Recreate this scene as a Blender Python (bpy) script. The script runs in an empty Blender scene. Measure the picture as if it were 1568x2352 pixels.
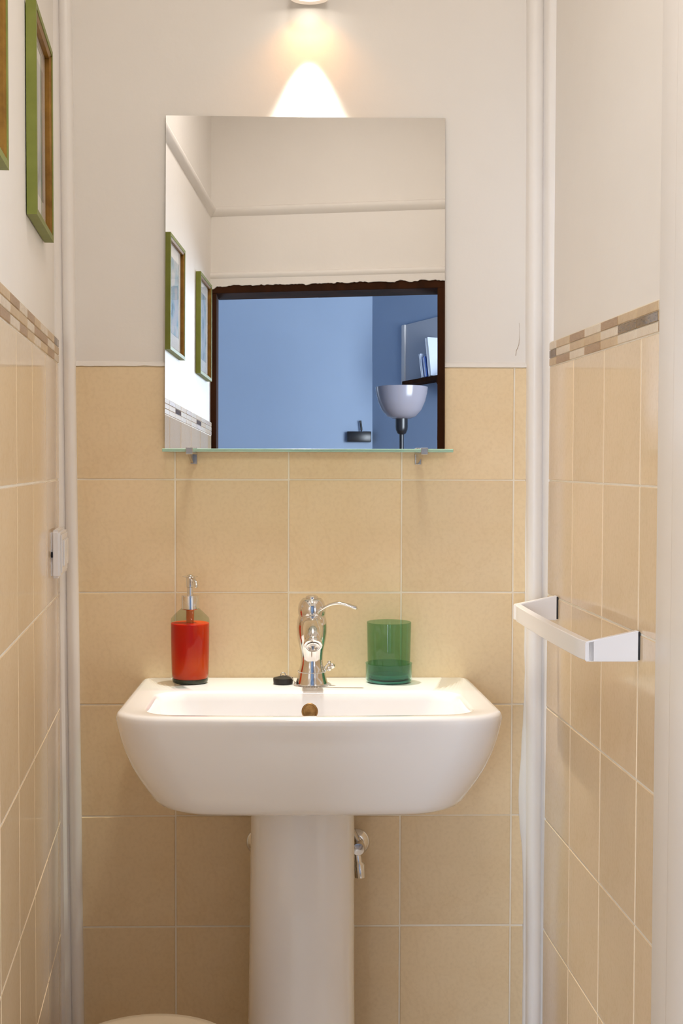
import bpy, bmesh, math, random
from mathutils import Vector, Matrix, noise
R = random.Random(7)
sc = bpy.context.scene
COL = sc.collection

# ------------------------------------------------------------------ camera
F, CX, CY = 3000.0, 715.0, 1176.0
DIST, CAMZ = 2.317, 1.23
CAM = Vector((0, -DIST, CAMZ))
yaw, pitch, roll = math.atan(55 / F), math.atan(113 / F), math.radians(0.12)
fw = Vector((math.sin(yaw) * math.cos(pitch), math.cos(yaw) * math.cos(pitch), -math.sin(pitch)))
rt = fw.cross(Vector((0, 0, 1))).normalized()
up = rt.cross(fw).normalized()
rt, up = rt * math.cos(roll) + up * math.sin(roll), up * math.cos(roll) - rt * math.sin(roll)
cam_d = bpy.data.cameras.new('camera')
cam = bpy.data.objects.new('camera', cam_d)
COL.objects.link(cam)
cam.matrix_world = Matrix(((rt.x, up.x, -fw.x, CAM.x), (rt.y, up.y, -fw.y, CAM.y), (rt.z, up.z, -fw.z, CAM.z), (0, 0, 0, 1)))
cam_d.sensor_width = 36; cam_d.lens = F / 2352 * 36
cam_d.shift_x = (784 - CX) / 2352
cam_d.clip_start = 0.01; cam_d.clip_end = 60
sc.camera = cam

# ------------------------------------------------------------------ world, view
w = bpy.data.worlds.new('world'); sc.world = w; w.use_nodes = True
bg = w.node_tree.nodes['Background']
bg.inputs[0].default_value = (0.55, 0.72, 1.0, 1); bg.inputs[1].default_value = 1.0
sc.view_settings.view_transform = 'Standard'; sc.view_settings.look = 'None'
sc.view_settings.gamma = 1; sc.view_settings.exposure = 0.30
sc.view_settings.use_curve_mapping = False
sc.cycles.max_bounces = 10; sc.cycles.diffuse_bounces = 7; sc.cycles.glossy_bounces = 6
sc.cycles.transmission_bounces = 12; sc.cycles.transparent_max_bounces = 12
sc.cycles.sample_clamp_indirect = 4.0; sc.cycles.blur_glossy = 0.6
sc.cycles.use_denoising = True; sc.cycles.use_adaptive_sampling = True; sc.cycles.adaptive_threshold = 0.025
sc.cycles.caustics_reflective = True; sc.cycles.caustics_refractive = False

# ------------------------------------------------------------------ lights
WARM = (1.0, 0.80, 0.56)
def area(name, loc, target, size, power, color, sy=None, shape='RECTANGLE', spread=180):
    d = bpy.data.lights.new(name, 'AREA'); d.energy = power; d.color = color
    d.shape = shape; d.size = size
    if shape in ('RECTANGLE', 'ELLIPSE'): d.size_y = sy or size
    d.spread = math.radians(spread)
    o = bpy.data.objects.new(name, d); COL.objects.link(o); o.location = loc
    o.rotation_euler = (Vector(target) - Vector(loc)).to_track_quat('-Z', 'Y').to_euler()
    return o
# fill from an unseen, added ceiling lamp (fixture is built further down)
area('added_ceiling_fill', (0.10, -1.05, 2.585), (0.10, -1.05, 0), 0.26, 5.0, (1.0, 0.93, 0.87), shape='DISK')
# daylight through the window of the adjoining room
area('window_daylight', (1.65, -2.12, 1.6), (0.3, -5.5, 1.5), 1.1, 110, (0.80, 0.90, 1.0), sy=1.3)
# fill for the washroom's left wall: unseen window added in the short wall
area('added_window_fill', (1.70, -3.80, 1.6), (-0.33, -0.8, 1.0), 0.62, 23, (0.68, 0.83, 1.0), sy=1.3, spread=80)
# frontal fill for the basin: balcony door added left of what the mirror shows
area('added_balcony_fill', (-1.25, -5.46, 1.15), (0.1, -0.4, 0.35), 0.95, 17, (0.70, 0.82, 1.0), sy=2.0, spread=60)

# ------------------------------------------------------------------ helpers
def ray(px, py):
    return (fw * F + rt * (px - CX) - up * (py - CY)).normalized()
def hit(o, d, p, n):
    return o + d * ((Vector(p) - o).dot(n) / d.dot(n))
def at_y(px, py, y):                     # pixel onto plane y = const
    return hit(CAM, ray(px, py), (0, y, 0), Vector((0, 1, 0)))
MT = 0.0223                               # mirror tilt
MP = Vector((0, -0.020, 1.25)); MN = Vector((0, -math.cos(MT), math.sin(MT)))
def mir(px, py, p, n):                   # pixel seen in the mirror onto a real plane
    d = ray(px, py); h = hit(CAM, d, MP, MN)
    return hit(h, d - 2 * d.dot(MN) * MN, p, Vector(n))

def tag(o, label=None, cat=None, group=None, kind=None):
    if label: o['label'] = label
    if cat: o['category'] = cat
    if group: o['group'] = group
    if kind: o['kind'] = kind
    return o
def empty(name, loc, label, cat, group=None):
    o = bpy.data.objects.new(name, None); COL.objects.link(o); o.location = loc
    o.empty_display_size = 0.05
    bpy.context.view_layer.update()
    return tag(o, label, cat, group)
def link(name, me, mats, parent=None, smooth=False, auto=None):
    if not isinstance(mats, (list, tuple)): mats = [mats]
    if not me.materials:
        for m in mats: me.materials.append(m)
    o = bpy.data.objects.new(name, me); COL.objects.link(o)
    if parent is not None:
        o.parent = parent
        o.matrix_parent_inverse = Matrix.Translation(-parent_world(parent))
    if smooth:
        me.shade_smooth()
        if auto: me.set_sharp_from_angle(angle=math.radians(auto))
    return o
def parent_world(p):
    v = Vector(p.location)
    # parts of empties are written in world coordinates; sub-parts too (their parents sit at the origin)
    return v
def mesh_bm(bm, name='m'):
    bmesh.ops.recalc_face_normals(bm, faces=bm.faces)
    me = bpy.data.meshes.new(name); bm.to_mesh(me); bm.free(); return me
def box_bm(bm, lo, hi, bev=0, seg=2):
    vs = [bm.verts.new((x, y, z)) for x in (lo[0], hi[0]) for y in (lo[1], hi[1]) for z in (lo[2], hi[2])]
    fs = [(0, 1, 3, 2), (4, 6, 7, 5), (0, 4, 5, 1), (2, 3, 7, 6), (0, 2, 6, 4), (1, 5, 7, 3)]
    faces = [bm.faces.new([vs[i] for i in f]) for f in fs]
    if bev:
        es = list({e for f in faces for e in f.edges})
        bmesh.ops.bevel(bm, geom=es, offset=bev, segments=seg, affect='EDGES', profile=0.5)
    return vs
def box(name, lo, hi, m, parent=None, bev=0, seg=2, smooth=False):
    bm = bmesh.new(); box_bm(bm, lo, hi, bev, seg)
    return link(name, mesh_bm(bm, name), m, parent, smooth=smooth or bev > 0, auto=40)
def prism(name, poly, z0, z1, m, parent=None, bev=0, smooth=False, top=None):
    """vertical prism over plan polygon; top = optional plan polygon at z1"""
    bm = bmesh.new()
    a = [bm.verts.new((x, y, z0)) for x, y in poly]
    b = [bm.verts.new((x, y, z1)) for x, y in (top or poly)]
    n = len(a)
    for i in range(n): bm.faces.new((a[i], a[(i + 1) % n], b[(i + 1) % n], b[i]))
    bm.faces.new(a[::-1]); bm.faces.new(b)
    if bev: bmesh.ops.bevel(bm, geom=list(bm.edges), offset=bev, segments=2, affect='EDGES')
    return link(name, mesh_bm(bm, name), m, parent, smooth=smooth or bev > 0, auto=50)
def lathe_me(prof, n=40, cx=0, cy=0, close=False, axis=None):
    """prof: (r, z) pairs"""
    bm = bmesh.new(); rings = []
    for r, z in prof:
        if r < 1e-6: rings.append([bm.verts.new((cx, cy, z))])
        else: rings.append([bm.verts.new((cx + r * math.cos(2 * math.pi * i / n), cy + r * math.sin(2 * math.pi * i / n), z)) for i in range(n)])
    pairs = list(zip(rings, rings[1:]))
    if close: pairs.append((rings[-1], rings[0]))
    for a, b in pairs:
        for i in range(n):
            j = (i + 1) % n
            if len(a) == 1 and len(b) == 1: continue
            if len(a) == 1: bm.faces.new((a[0], b[i], b[j]))
            elif len(b) == 1: bm.faces.new((a[i], a[j], b[0]))
            else: bm.faces.new((a[i], a[j], b[j], b[i]))
    if not close:
        for rg in (rings[0], rings[-1]):
            if len(rg) > 1: bm.faces.new(rg)
    if axis is not None:      # (origin, direction): turn +z of the profile into the direction
        o, d = axis
        M = Matrix.Translation(Vector(o)) @ Vector(d).to_track_quat('Z', 'Y').to_matrix().to_4x4()
        bmesh.ops.transform(bm, matrix=M, verts=bm.verts)
    return mesh_bm(bm)
def lathe(name, prof, m, parent=None, n=40, cx=0, cy=0, close=False, axis=None, auto=35):
    return link(name, lathe_me(prof, n, cx, cy, close, axis), m, parent, smooth=True, auto=auto)
def tube_me(pts, rad, n=12, sx=1.0, caps=True, bm=None, upv=Vector((0, 0, 1))):
    """tube along points; rad a number or list; sx flattens the section across upv"""
    own = bm is None
    if own: bm = bmesh.new()
    pts = [Vector(p) for p in pts]; k = len(pts)
    if not isinstance(rad, (list, tuple)): rad = [rad] * k
    rings = []
    for i, p in enumerate(pts):
        t = (pts[min(i + 1, k - 1)] - pts[max(i - 1, 0)]).normalized()
        s = t.cross(upv)
        if s.length < 1e-4: s = t.cross(Vector((0, 1, 0)))
        s.normalize(); v = s.cross(t).normalized()
        rings.append([bm.verts.new(p + s * (rad[i] * math.cos(2 * math.pi * j / n)) + v * (rad[i] * sx * math.sin(2 * math.pi * j / n))) for j in range(n)])
    for a, b in zip(rings, rings[1:]):
        for i in range(n): bm.faces.new((a[i], a[(i + 1) % n], b[(i + 1) % n], b[i]))
    if caps:
        bm.faces.new(rings[0]); bm.faces.new(rings[-1])
    return mesh_bm(bm) if own else None
def tube(name, pts, rad, m, parent=None, n=12, sx=1.0):
    return link(name, tube_me(pts, rad, n, sx), m, parent, smooth=True, auto=50)
def loft(rings, cap0=True, cap1=True):
    bm = bmesh.new()
    V = [[bm.verts.new(p) for p in r] for r in rings]; n = len(V[0])
    for a, b in zip(V, V[1:]):
        for i in range(n): bm.faces.new((a[i], a[(i + 1) % n], b[(i + 1) % n], b[i]))
    if cap0: bm.faces.new(V[0][::-1])
    if cap1: bm.faces.new(V[-1])
    return mesh_bm(bm)
def smoothpath(P, k=6):
    P = [Vector(p) for p in P]; out = []
    for i in range(len(P) - 1):
        p0, p1, p2, p3 = P[max(i - 1, 0)], P[i], P[i + 1], P[min(i + 2, len(P) - 1)]
        for j in range(k):
            t = j / k
            out.append(0.5 * ((2 * p1) + (p2 - p0) * t + (2 * p0 - 5 * p1 + 4 * p2 - p3) * t * t + (3 * p1 - p0 - 3 * p2 + p3) * t ** 3))
    out.append(P[-1]); return out

# ------------------------------------------------------------------ materials
def mat(name, color, rough=0.5, metal=0.0, var=None, scale=8, bump=0.0, bscale=60, spec=0.5, coat=0.0,
        trans=0.0, ior=1.45, sss=0.0, sssr=None, emit=None, estr=0, stretch=None, detail=4, randv=0.0, croug=0.05):
    m = bpy.data.materials.new(name); m.use_nodes = True; nt = m.node_tree; b = nt.nodes['Principled BSDF']
    I = b.inputs
    I['Base Color'].default_value = (*color, 1); I['Roughness'].default_value = rough; I['Metallic'].default_value = metal
    I['Specular IOR Level'].default_value = spec; I['IOR'].default_value = ior
    I['Coat Weight'].default_value = coat; I['Coat Roughness'].default_value = croug
    I['Transmission Weight'].default_value = trans
    if sss: I['Subsurface Weight'].default_value = sss; I['Subsurface Radius'].default_value = sssr; I['Subsurface Scale'].default_value = 1.0
    if emit: I['Emission Color'].default_value = (*emit, 1); I['Emission Strength'].default_value = estr
    tc = nt.nodes.new('ShaderNodeTexCoord'); vec = tc.outputs['Object']
    if stretch:
        mp = nt.nodes.new('ShaderNodeMapping'); mp.inputs['Scale'].default_value = stretch
        nt.links.new(vec, mp.inputs[0]); vec = mp.outputs[0]
    last = None
    if var:
        nz = nt.nodes.new('ShaderNodeTexNoise'); nz.inputs['Scale'].default_value = scale; nz.inputs['Detail'].default_value = detail
        nz.inputs['Roughness'].default_value = 0.6
        nt.links.new(vec, nz.inputs['Vector'])
        rp = nt.nodes.new('ShaderNodeValToRGB'); rp.color_ramp.elements[0].position = 0.32; rp.color_ramp.elements[1].position = 0.68
        rp.color_ramp.elements[0].color = (*color, 1); rp.color_ramp.elements[1].color = (*var, 1)
        nt.links.new(nz.outputs['Fac'], rp.inputs[0]); last = rp.outputs[0]
    if randv:
        oi = nt.nodes.new('ShaderNodeObjectInfo'); mr = nt.nodes.new('ShaderNodeMapRange')
        mr.inputs['To Min'].default_value = 1 - randv; mr.inputs['To Max'].default_value = 1 + randv
        nt.links.new(oi.outputs['Random'], mr.inputs['Value'])
        hs = nt.nodes.new('ShaderNodeHueSaturation'); nt.links.new(mr.outputs[0], hs.inputs['Value'])
        if last: nt.links.new(last, hs.inputs['Color'])
        else: hs.inputs['Color'].default_value = (*color, 1)
        last = hs.outputs[0]
    if last: nt.links.new(last, I['Base Color'])
    if bump:
        n2 = nt.nodes.new('ShaderNodeTexNoise'); n2.inputs['Scale'].default_value = bscale; n2.inputs['Detail'].default_value = 5
        nt.links.new(vec, n2.inputs['Vector'])
        bp = nt.nodes.new('ShaderNodeBump'); bp.inputs['Strength'].default_value = bump; bp.inputs['Distance'].default_value = 0.002
        nt.links.new(n2.outputs['Fac'], bp.inputs['Height']); nt.links.new(bp.outputs[0], I['Normal'])
    return m
def tile_mat(name, a, b_, rough, randv=0.05, bump=0.15):
    """ceramic imitating beige stone: broad cloudiness, fine mottling and a few darker veins"""
    m = mat(name, a, rough, var=b_, scale=7, detail=8, bump=bump, bscale=18, randv=randv)
    nt = m.node_tree; b = nt.nodes['Principled BSDF']
    src = b.inputs['Base Color'].links[0].from_socket
    tc = nt.nodes.new('ShaderNodeTexCoord')
    n1 = nt.nodes.new('ShaderNodeTexNoise'); n1.inputs['Scale'].default_value = 5; n1.inputs['Detail'].default_value = 7; n1.inputs['Distortion'].default_value = 1.2
    nt.links.new(tc.outputs['Object'], n1.inputs['Vector'])
    rp = nt.nodes.new('ShaderNodeValToRGB')
    e = rp.color_ramp.elements; e[0].position = 0.485; e[0].color = (1, 1, 1, 1); e[1].position = 0.515; e[1].color = (1, 1, 1, 1)
    mid = e.new(0.5); mid.color = (0.975, 0.965, 0.95, 1)
    nt.links.new(n1.outputs['Fac'], rp.inputs[0])
    n2 = nt.nodes.new('ShaderNodeTexNoise'); n2.inputs['Scale'].default_value = 150; n2.inputs['Detail'].default_value = 3
    nt.links.new(tc.outputs['Object'], n2.inputs['Vector'])
    r2 = nt.nodes.new('ShaderNodeValToRGB'); r2.color_ramp.elements[0].position = 0.3; r2.color_ramp.elements[0].color = (0.95, 0.94, 0.925, 1); r2.color_ramp.elements[1].position = 0.55; r2.color_ramp.elements[1].color = (1, 1, 1, 1)
    nt.links.new(n2.outputs['Fac'], r2.inputs[0])
    mx = nt.nodes.new('ShaderNodeMix'); mx.data_type = 'RGBA'; mx.blend_type = 'MULTIPLY'; mx.inputs['Factor'].default_value = 1.0
    nt.links.new(src, mx.inputs['A']); nt.links.new(rp.outputs[0], mx.inputs['B'])
    m2 = nt.nodes.new('ShaderNodeMix'); m2.data_type = 'RGBA'; m2.blend_type = 'MULTIPLY'; m2.inputs['Factor'].default_value = 1.0
    nt.links.new(mx.outputs['Result'], m2.inputs['A']); nt.links.new(r2.outputs[0], m2.inputs['B'])
    nt.links.new(m2.outputs['Result'], b.inputs['Base Color'])
    return m
def thin_glass(name, tint, refl_rough=0.02, ior=1.5):
    """glass drawn as see-through sheet with a Fresnel sheen"""
    m = bpy.data.materials.new(name); m.use_nodes = True; nt = m.node_tree; nt.nodes.clear()
    o = nt.nodes.new('ShaderNodeOutputMaterial'); mx = nt.nodes.new('ShaderNodeMixShader')
    tr = nt.nodes.new('ShaderNodeBsdfTransparent'); tr.inputs[0].default_value = (*tint, 1)
    gl = nt.nodes.new('ShaderNodeBsdfGlossy'); gl.inputs['Roughness'].default_value = refl_rough
    fr = nt.nodes.new('ShaderNodeFresnel'); fr.inputs[0].default_value = ior
    ge = nt.nodes.new('ShaderNodeNewGeometry'); mt_ = nt.nodes.new('ShaderNodeMath'); mt_.operation = 'SUBTRACT'; mt_.inputs[0].default_value = 1
    nt.links.new(ge.outputs['Backfacing'], mt_.inputs[1]); mu = nt.nodes.new('ShaderNodeMath'); mu.operation = 'MULTIPLY'
    nt.links.new(mt_.outputs[0], mu.inputs[0]); nt.links.new(fr.outputs[0], mu.inputs[1])
    nt.links.new(mu.outputs[0], mx.inputs[0]); nt.links.new(tr.outputs[0], mx.inputs[1]); nt.links.new(gl.outputs[0], mx.inputs[2])
    nt.links.new(mx.outputs[0], o.inputs[0]); return m

PLASTER = mat('plaster', (0.80, 0.765, 0.72), 0.55, var=(0.77, 0.735, 0.69), scale=3, bump=0.25, bscale=45)
GROUT = mat('grout', (0.86, 0.81, 0.71), 0.8, var=(0.80, 0.73, 0.60), scale=14, bump=0.3, bscale=120)
TRIMW = mat('trim_paint', (0.83, 0.80, 0.77), 0.35, var=(0.80, 0.765, 0.73), scale=5, bump=0.1, bscale=30)
TILEB = tile_mat('stone_tile', (0.75, 0.58, 0.35), (0.79, 0.635, 0.41), 0.34)
TILES = tile_mat('glazed_stone_tile', (0.72, 0.56, 0.365), (0.765, 0.61, 0.425), 0.10, bump=0.015)
M_CREAM = mat('mosaic_cream', (0.72, 0.62, 0.48), 0.25, var=(0.66, 0.54, 0.40), scale=60, bump=0.3, bscale=300)
M_TAN = mat('mosaic_tan', (0.60, 0.44, 0.25), 0.28, var=(0.52, 0.36, 0.19), scale=60, bump=0.3, bscale=300)
M_BROWN = mat('mosaic_brown', (0.33, 0.19, 0.085), 0.3, var=(0.42, 0.27, 0.14), scale=80, stretch=(1, 1, 6), bump=0.3, bscale=300)
M_DARK = mat('mosaic_dark_glass', (0.13, 0.075, 0.025), 0.07, var=(0.22, 0.13, 0.05), scale=90, stretch=(1, 1, 4))
CERAMIC = mat('white_ceramic', (0.86, 0.85, 0.855), 0.10, coat=0.5, spec=0.5)
CHROME = mat('chrome', (0.78, 0.76, 0.74), 0.10, metal=1.0)
BRUSHED = mat('brushed_steel', (0.50, 0.46, 0.41), 0.25, metal=1.0, stretch=(1, 1, 20), bump=0.05, bscale=200)
MIRROR = mat('mirror_silver', (0.83, 0.83, 0.835), 0.0, metal=1.0)
MIRROR_EDGE = mat('mirror_edge', (0.55, 0.60, 0.56), 0.15, spec=0.8)
SHELFG = thin_glass('shelf_glass', (0.93, 0.985, 0.965))
SHELFE = mat('shelf_glass_edge', (0.42, 0.68, 0.55), 0.12, trans=0.3, spec=0.7)
WPLAST = mat('white_plastic', (0.78, 0.765, 0.77), 0.3)
BARM = mat('white_lacquer', (0.80, 0.78, 0.78), 0.28)
BLACK = mat('black_plastic', (0.012, 0.011, 0.012), 0.3)
RUBBER = mat('black_rubber', (0.02, 0.017, 0.014), 0.45, bump=0.1)
GREENF = mat('green_painted_wood', (0.160, 0.180, 0.020), 0.5, var=(0.20, 0.22, 0.035), scale=20, bump=0.15, bscale=90)
GOLDF = mat('gold_lip', (0.20, 0.09, 0.010), 0.35, metal=0.3, var=(0.30, 0.15, 0.02), scale=40)
MATB = mat('picture_mat', (0.82, 0.80, 0.76), 0.7)
PANE = thin_glass('picture_glass', (0.98, 0.98, 0.98))
DARKW = mat('dark_stained_wood', (0.020, 0.009, 0.005), 0.8, spec=0.06, var=(0.055, 0.020, 0.008), scale=9, stretch=(1, 1, 0.15), bump=0.2, bscale=40)
HALLW = mat('hall_plaster', (0.34, 0.42, 0.54), 0.7, var=(0.32, 0.40, 0.52), scale=2, bump=0.1, bscale=30)
HALLF = mat('hall_floor', (0.25, 0.15, 0.08), 0.4, var=(0.18, 0.10, 0.05), scale=4, stretch=(1, 8, 1))
FLOORT = tile_mat('floor_tile', (0.74, 0.66, 0.55), (0.78, 0.71, 0.61), 0.3)
LAMPW = mat('lamp_white', (0.85, 0.84, 0.82), 0.35)
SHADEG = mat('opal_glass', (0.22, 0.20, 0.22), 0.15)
CREAMP = mat('cream_plastic', (0.72, 0.62, 0.47), 0.3)
LIQ = mat('red_soap', (0.60, 0.008, 0.001), 0.35, sss=0.25, sssr=(0.02, 0.003, 0.0004), var=(0.80, 0.075, 0.002), scale=16, detail=1, spec=0.2)
BOTG = thin_glass('bottle_glass', (0.80, 0.86, 0.80), ior=1.33)
BOTB = mat('bottle_base_glass', (0.035, 0.03, 0.012), 0.1, spec=0.6)
TUBEO = mat('amber_tube', (0.62, 0.17, 0.03), 0.2, coat=0.3)
CUPG = thin_glass('green_glass', (0.70, 0.84, 0.75))
CUPT = thin_glass('teal_glass', (0.70, 0.89, 0.85))
CUPB = mat('thick_green_glass', (0.10, 0.40, 0.33), 0.08, trans=0.55, ior=1.45)
BRASS = mat('overflow_brass', (0.20, 0.10, 0.03), 0.35, metal=0.7, var=(0.32, 0.19, 0.07), scale=120)
EMIT = mat('bulb', (1, 0.95, 0.85), 0.4, emit=(1.0, 0.92, 0.80), estr=14)
EMITC = mat('added_lamp_diffuser', (1, 0.95, 0.85), 0.4, emit=(1.0, 0.88, 0.72), estr=5)  # glowing face of the added ceiling lamp

# ------------------------------------------------------------------ room shell
S_END = 1.956
def lx(s): return -0.407 + 0.0807 * s        # left wall x at distance s from the back wall
def rx(s): return 0.462 + 0.032 * s
CEIL = 2.62
LU = Vector((0.0807, -1, 0)).normalized(); LN = Vector((1, 0.0807, 0)).normalized()
RU = Vector((0.032, -1, 0)).normalized(); RN = Vector((-1, -0.032, 0)).normalized()
DG = 0.17
DA = Vector((lx(S_END), -S_END, 0)); DU = Vector((1, DG, 0)).normalized(); DN = Vector((-DG, 1, 0)).normalized()  # DN points to the back wall
# right end of door wall where it meets right wall
tR = (rx(0) - DA.x + 0.032 * S_END) / (1 + 0.032 * DG)
DB = Vector((DA.x + tR, DA.y + DG * tR, 0))

def struct(o, label=None): o['kind'] = 'structure'; return o
back = struct(box('wall_back', (-0.52, 0, 0), (0.58, 0.1, CEIL), PLASTER))
left = struct(prism('wall_left', [(lx(-0.0), 0), (lx(S_END), -S_END), (lx(S_END) - 0.11, -S_END), (lx(0) - 0.11, 0)], 0, CEIL, PLASTER))
SR = -DB.y
right = struct(prism('wall_right', [(rx(0), 0), (rx(0) + 0.11, 0), (rx(SR) + 0.11, -SR), (rx(SR), -SR)], 0, CEIL, PLASTER))
fl = struct(prism('floor', [(-0.52, 0.1), (0.6, 0.1), (0.66, DB.y - 0.02), (-0.36, DA.y - 0.02)], -0.06, 0, GROUT))
ce = struct(prism('ceiling', [(-0.52, 0.1), (0.6, 0.1), (0.66, DB.y - 0.02), (-0.36, DA.y - 0.02)], CEIL, CEIL + 0.06, PLASTER))

# floor tiles
def tile_me(wd, ht, th, bev, m):
    bm = bmesh.new(); box_bm(bm, (0, -th, 0), (wd, 0, ht), 0)
    top = [e for e in bm.edges if all(abs(v.co.y + th) < 1e-6 for v in e.verts)]
    bmesh.ops.bevel(bm, geom=top, offset=bev, segments=1, affect='EDGES')
    me = mesh_bm(bm, 'tile'); me.materials.append(m); return me
TCACHE = {}
def place_tile(parent, name, origin, u, n, wd, ht, th, m, bev=0.0012, tilt=0.0):
    """u: along the wall, n: out of the wall; local x->u, local -y->n, z up"""
    key = (round(wd, 4), round(ht, 4), th, m.name)
    if key not in TCACHE: TCACHE[key] = tile_me(wd, ht, th, bev, m)
    o = bpy.data.objects.new(name, TCACHE[key]); COL.objects.link(o)
    rotz = math.atan2(u.y, u.x)
    o.location = origin; o.rotation_euler = (tilt, 0, rotz)
    o.parent = parent
    return o
ftile = {}
for i in range(4):
    for j in range(7):
        x0, y0 = -0.36 + i * 0.25, -0.004 - (j + 1) * 0.27
        x1 = min(x0 + 0.246, rx(-y0) - 0.004); xa = max(x0, lx(-y0 - 0.27) + 0.004)
        if x1 - xa < 0.04 or y0 < -1.93: continue
        xa = max(xa, lx(-y0) + 0.004)
        box('tile', (xa, y0, 0), (x1, y0 + 0.266, 0.003), FLOORT, fl)

# back wall tiles: columns and rows as in the picture
TH = 0.006
cols = [-0.3985, -0.1985, 0.0020, 0.2020, 0.4010]
edges = [(-0.384, -0.1985)] + [(a, a + 0.2) for a in (-0.1985, 0.0020, 0.2020)]
edges = [(-0.386, -0.1985), (-0.1985, 0.0020), (0.0020, 0.2020), (0.2020, 0.4010), (0.4010, 0.436)]
G = 0.0014
for r in range(7):
    z0, z1 = r * 0.2, r * 0.2 + 0.2
    for k, (a, b) in enumerate(edges):
        jz = R.uniform(-0.0006, 0.0006)
        place_tile(back, 'tile', Vector((a + G, -0.0, z0 + G + jz)), Vector((1, 0, 0)), None, b - a - 2 * G, 0.2 - 2 * G, TH + R.choice((0, 0.0004, 0.0008)), TILEB)
# grout bed between tiles, almost flush
box('grout_bed', (-0.388, -0.0048, 0), (0.437, 0, 1.402), GROUT, back)
# crooked plaster line that closes the tiling at the top
bm = bmesh.new(); N = 60; prev = None
for i in range(N + 1):
    x = -0.39 + 0.83 * i / N
    zb = 1.3995 + 0.0022 * noise.noise(Vector((x * 22, 0, 3))) + 0.001 * noise.noise(Vector((x * 70, 0, 3)))
    zt = 1.4055 + 0.0012 * noise.noise(Vector((x * 14, 5, 3)))
    cur = [bm.verts.new(p) for p in ((x, 0, zb), (x, -0.0085, zb), (x, -0.0075, zt - 0.001), (x, 0, zt + 0.003))]
    if prev:
        for a in range(4): bm.faces.new((prev[a], prev[(a + 1) % 4], cur[(a + 1) % 4], cur[a]))
    prev = cur
o = link('plaster_edge', mesh_bm(bm), PLASTER, back, smooth=True, auto=60)

CRACK = mat('crack_shadow', (0.42, 0.33, 0.24), 0.9)
cp = [at_y(x, y, -0.0003) for x, y in ((1192, 742), (1193, 775), (1191, 792), (1188, 800), (1185, 806), (1184, 817))]
link('crack', tube_me(cp, [0.00025, 0.0003, 0.0005, 0.0006, 0.0005, 0.0006], 6), CRACK, back)
# side wall tiles and mosaic bands
def side_wall(parent, xw, U, Nn, joints, rot_far, sgn, mosaic_joints, pattern, z_top, s_from, s_to, zm0=1.400):
    # U runs away from the back wall; tiles built with local x along U (left) or -U (right) so that the front faces the room
    for r in range(7):
        z0 = r * 0.2
        for a, b in joints:
            a2, b2 = max(a, s_from), min(b, s_to)
            if b2 - a2 < 0.01: continue
            L = (b2 - a2) / abs(U.y) - 2 * G
            h = 0.2 - 2 * G if r < 6 else zm0 - 1.2 - 2 * G
            if sgn > 0:
                o = Vector((xw(b2), -b2, z0 + G)) - U * G; u = -U
            else:
                o = Vector((xw(a2), -a2, z0 + G)) + U * G; u = U
            place_tile(parent, 'tile', o, u, None, L, h, TH, TILES, bev=0.001)
    mats = {'c': M_CREAM, 't': M_TAN, 'b': M_BROWN, 'd': M_DARK}
    rh = 0.0138
    for k in range(len(mosaic_joints) - 1):
        a, b = mosaic_joints[k], mosaic_joints[k + 1]
        a2, b2 = max(a, s_from), min(b, s_to)
        if b2 - a2 < 0.008: continue
        for row in range(3):
            ch = pattern[k % len(pattern)][2 - row]
            L = (b2 - a2) / abs(U.y) - 0.001
            if sgn > 0: o = Vector((xw(b2), -b2, zm0 + row * rh + 0.0006)) - U * 0.0005; u = -U
            else: o = Vector((xw(a2), -a2, zm0 + row * rh + 0.0006)) + U * 0.0005; u = U
            place_tile(parent, 'mosaic_tile', o, u, None, L, rh - 0.0011, TH + 0.0008, mats[ch], bev=0.0008)
# local x of a tile: its -y side must face the room. left wall normal (+x): rotating local -y to +x means local x -> +y
jl = [(-0.07 + 0.18 * i, 0.11 + 0.18 * i) for i in range(0, 13)]
jl = [(0.0, 0.07)] + [(0.07 + 0.18 * i, 0.25 + 0.18 * i) for i in range(0, 11)]
ml = [0.0, 0.012, 0.107, 0.216, 0.318, 0.404, 0.489, 0.577, 0.671] + [0.671 + 0.094 * i for i in range(1, 15)]
pl = ['dtc', 'dtc', 'tcb', 'cbt', 'tbc', 'bct', 'ctb', 'btc', 'tcb', 'cbt', 'ctc', 'tdb', 'ctc', 'btt', 'cdt', 'tcc', 'bct', 'ctc', 'tdb', 'ctc', 'bct', 'tcb', 'ctc']
side_wall(left, lx, LU, LN, jl, 0, 1, ml, pl, 1.44, 0.012, 1.93, zm0=1.402)
jr = [(-0.158 + 0.181 * i, 0.022 + 0.181 * i) for i in range(0, 12)]
mr_ = [-0.006, 0.086, 0.178, 0.271, 0.364, 0.454, 0.546, 0.638, 0.730] + [0.730 + 0.092 * i for i in range(1, 13)]
pr = ['cdt', 'tcb', 'btc', 'ctb', 'bct', 'tdc', 'tdc', 'ctb', 'tbc', 'bct', 'cdt', 'tcb', 'btc', 'ctb', 'bct', 'tdc', 'ctb', 'tbc', 'bct']
side_wall(right, rx, RU, RN, jr, 0, -1, mr_, pr, 1.44, 0.012, 0.7, zm0=1.399)
side_wall(right, rx, RU, RN, jr, 0, -1, mr_, pr[7:] + pr[:7], 1.44, 0.955, 1.83, zm0=1.399)
def slab(name, xw, s0, s1, th, z0, z1, m, parent):
    off = th if xw is lx else -th
    return prism(name, [(xw(s0), -s0), (xw(s1), -s1), (xw(s1) + off, -s1), (xw(s0) + off, -s0)], z0, z1, m, parent)
slab('grout_bed', lx, 0.01, 1.935, 0.0050, 0, 1.4445, GROUT, left)
slab('grout_bed', rx, 0.01, 1.84, 0.0050, 0, 1.4415, GROUT, right)

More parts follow.
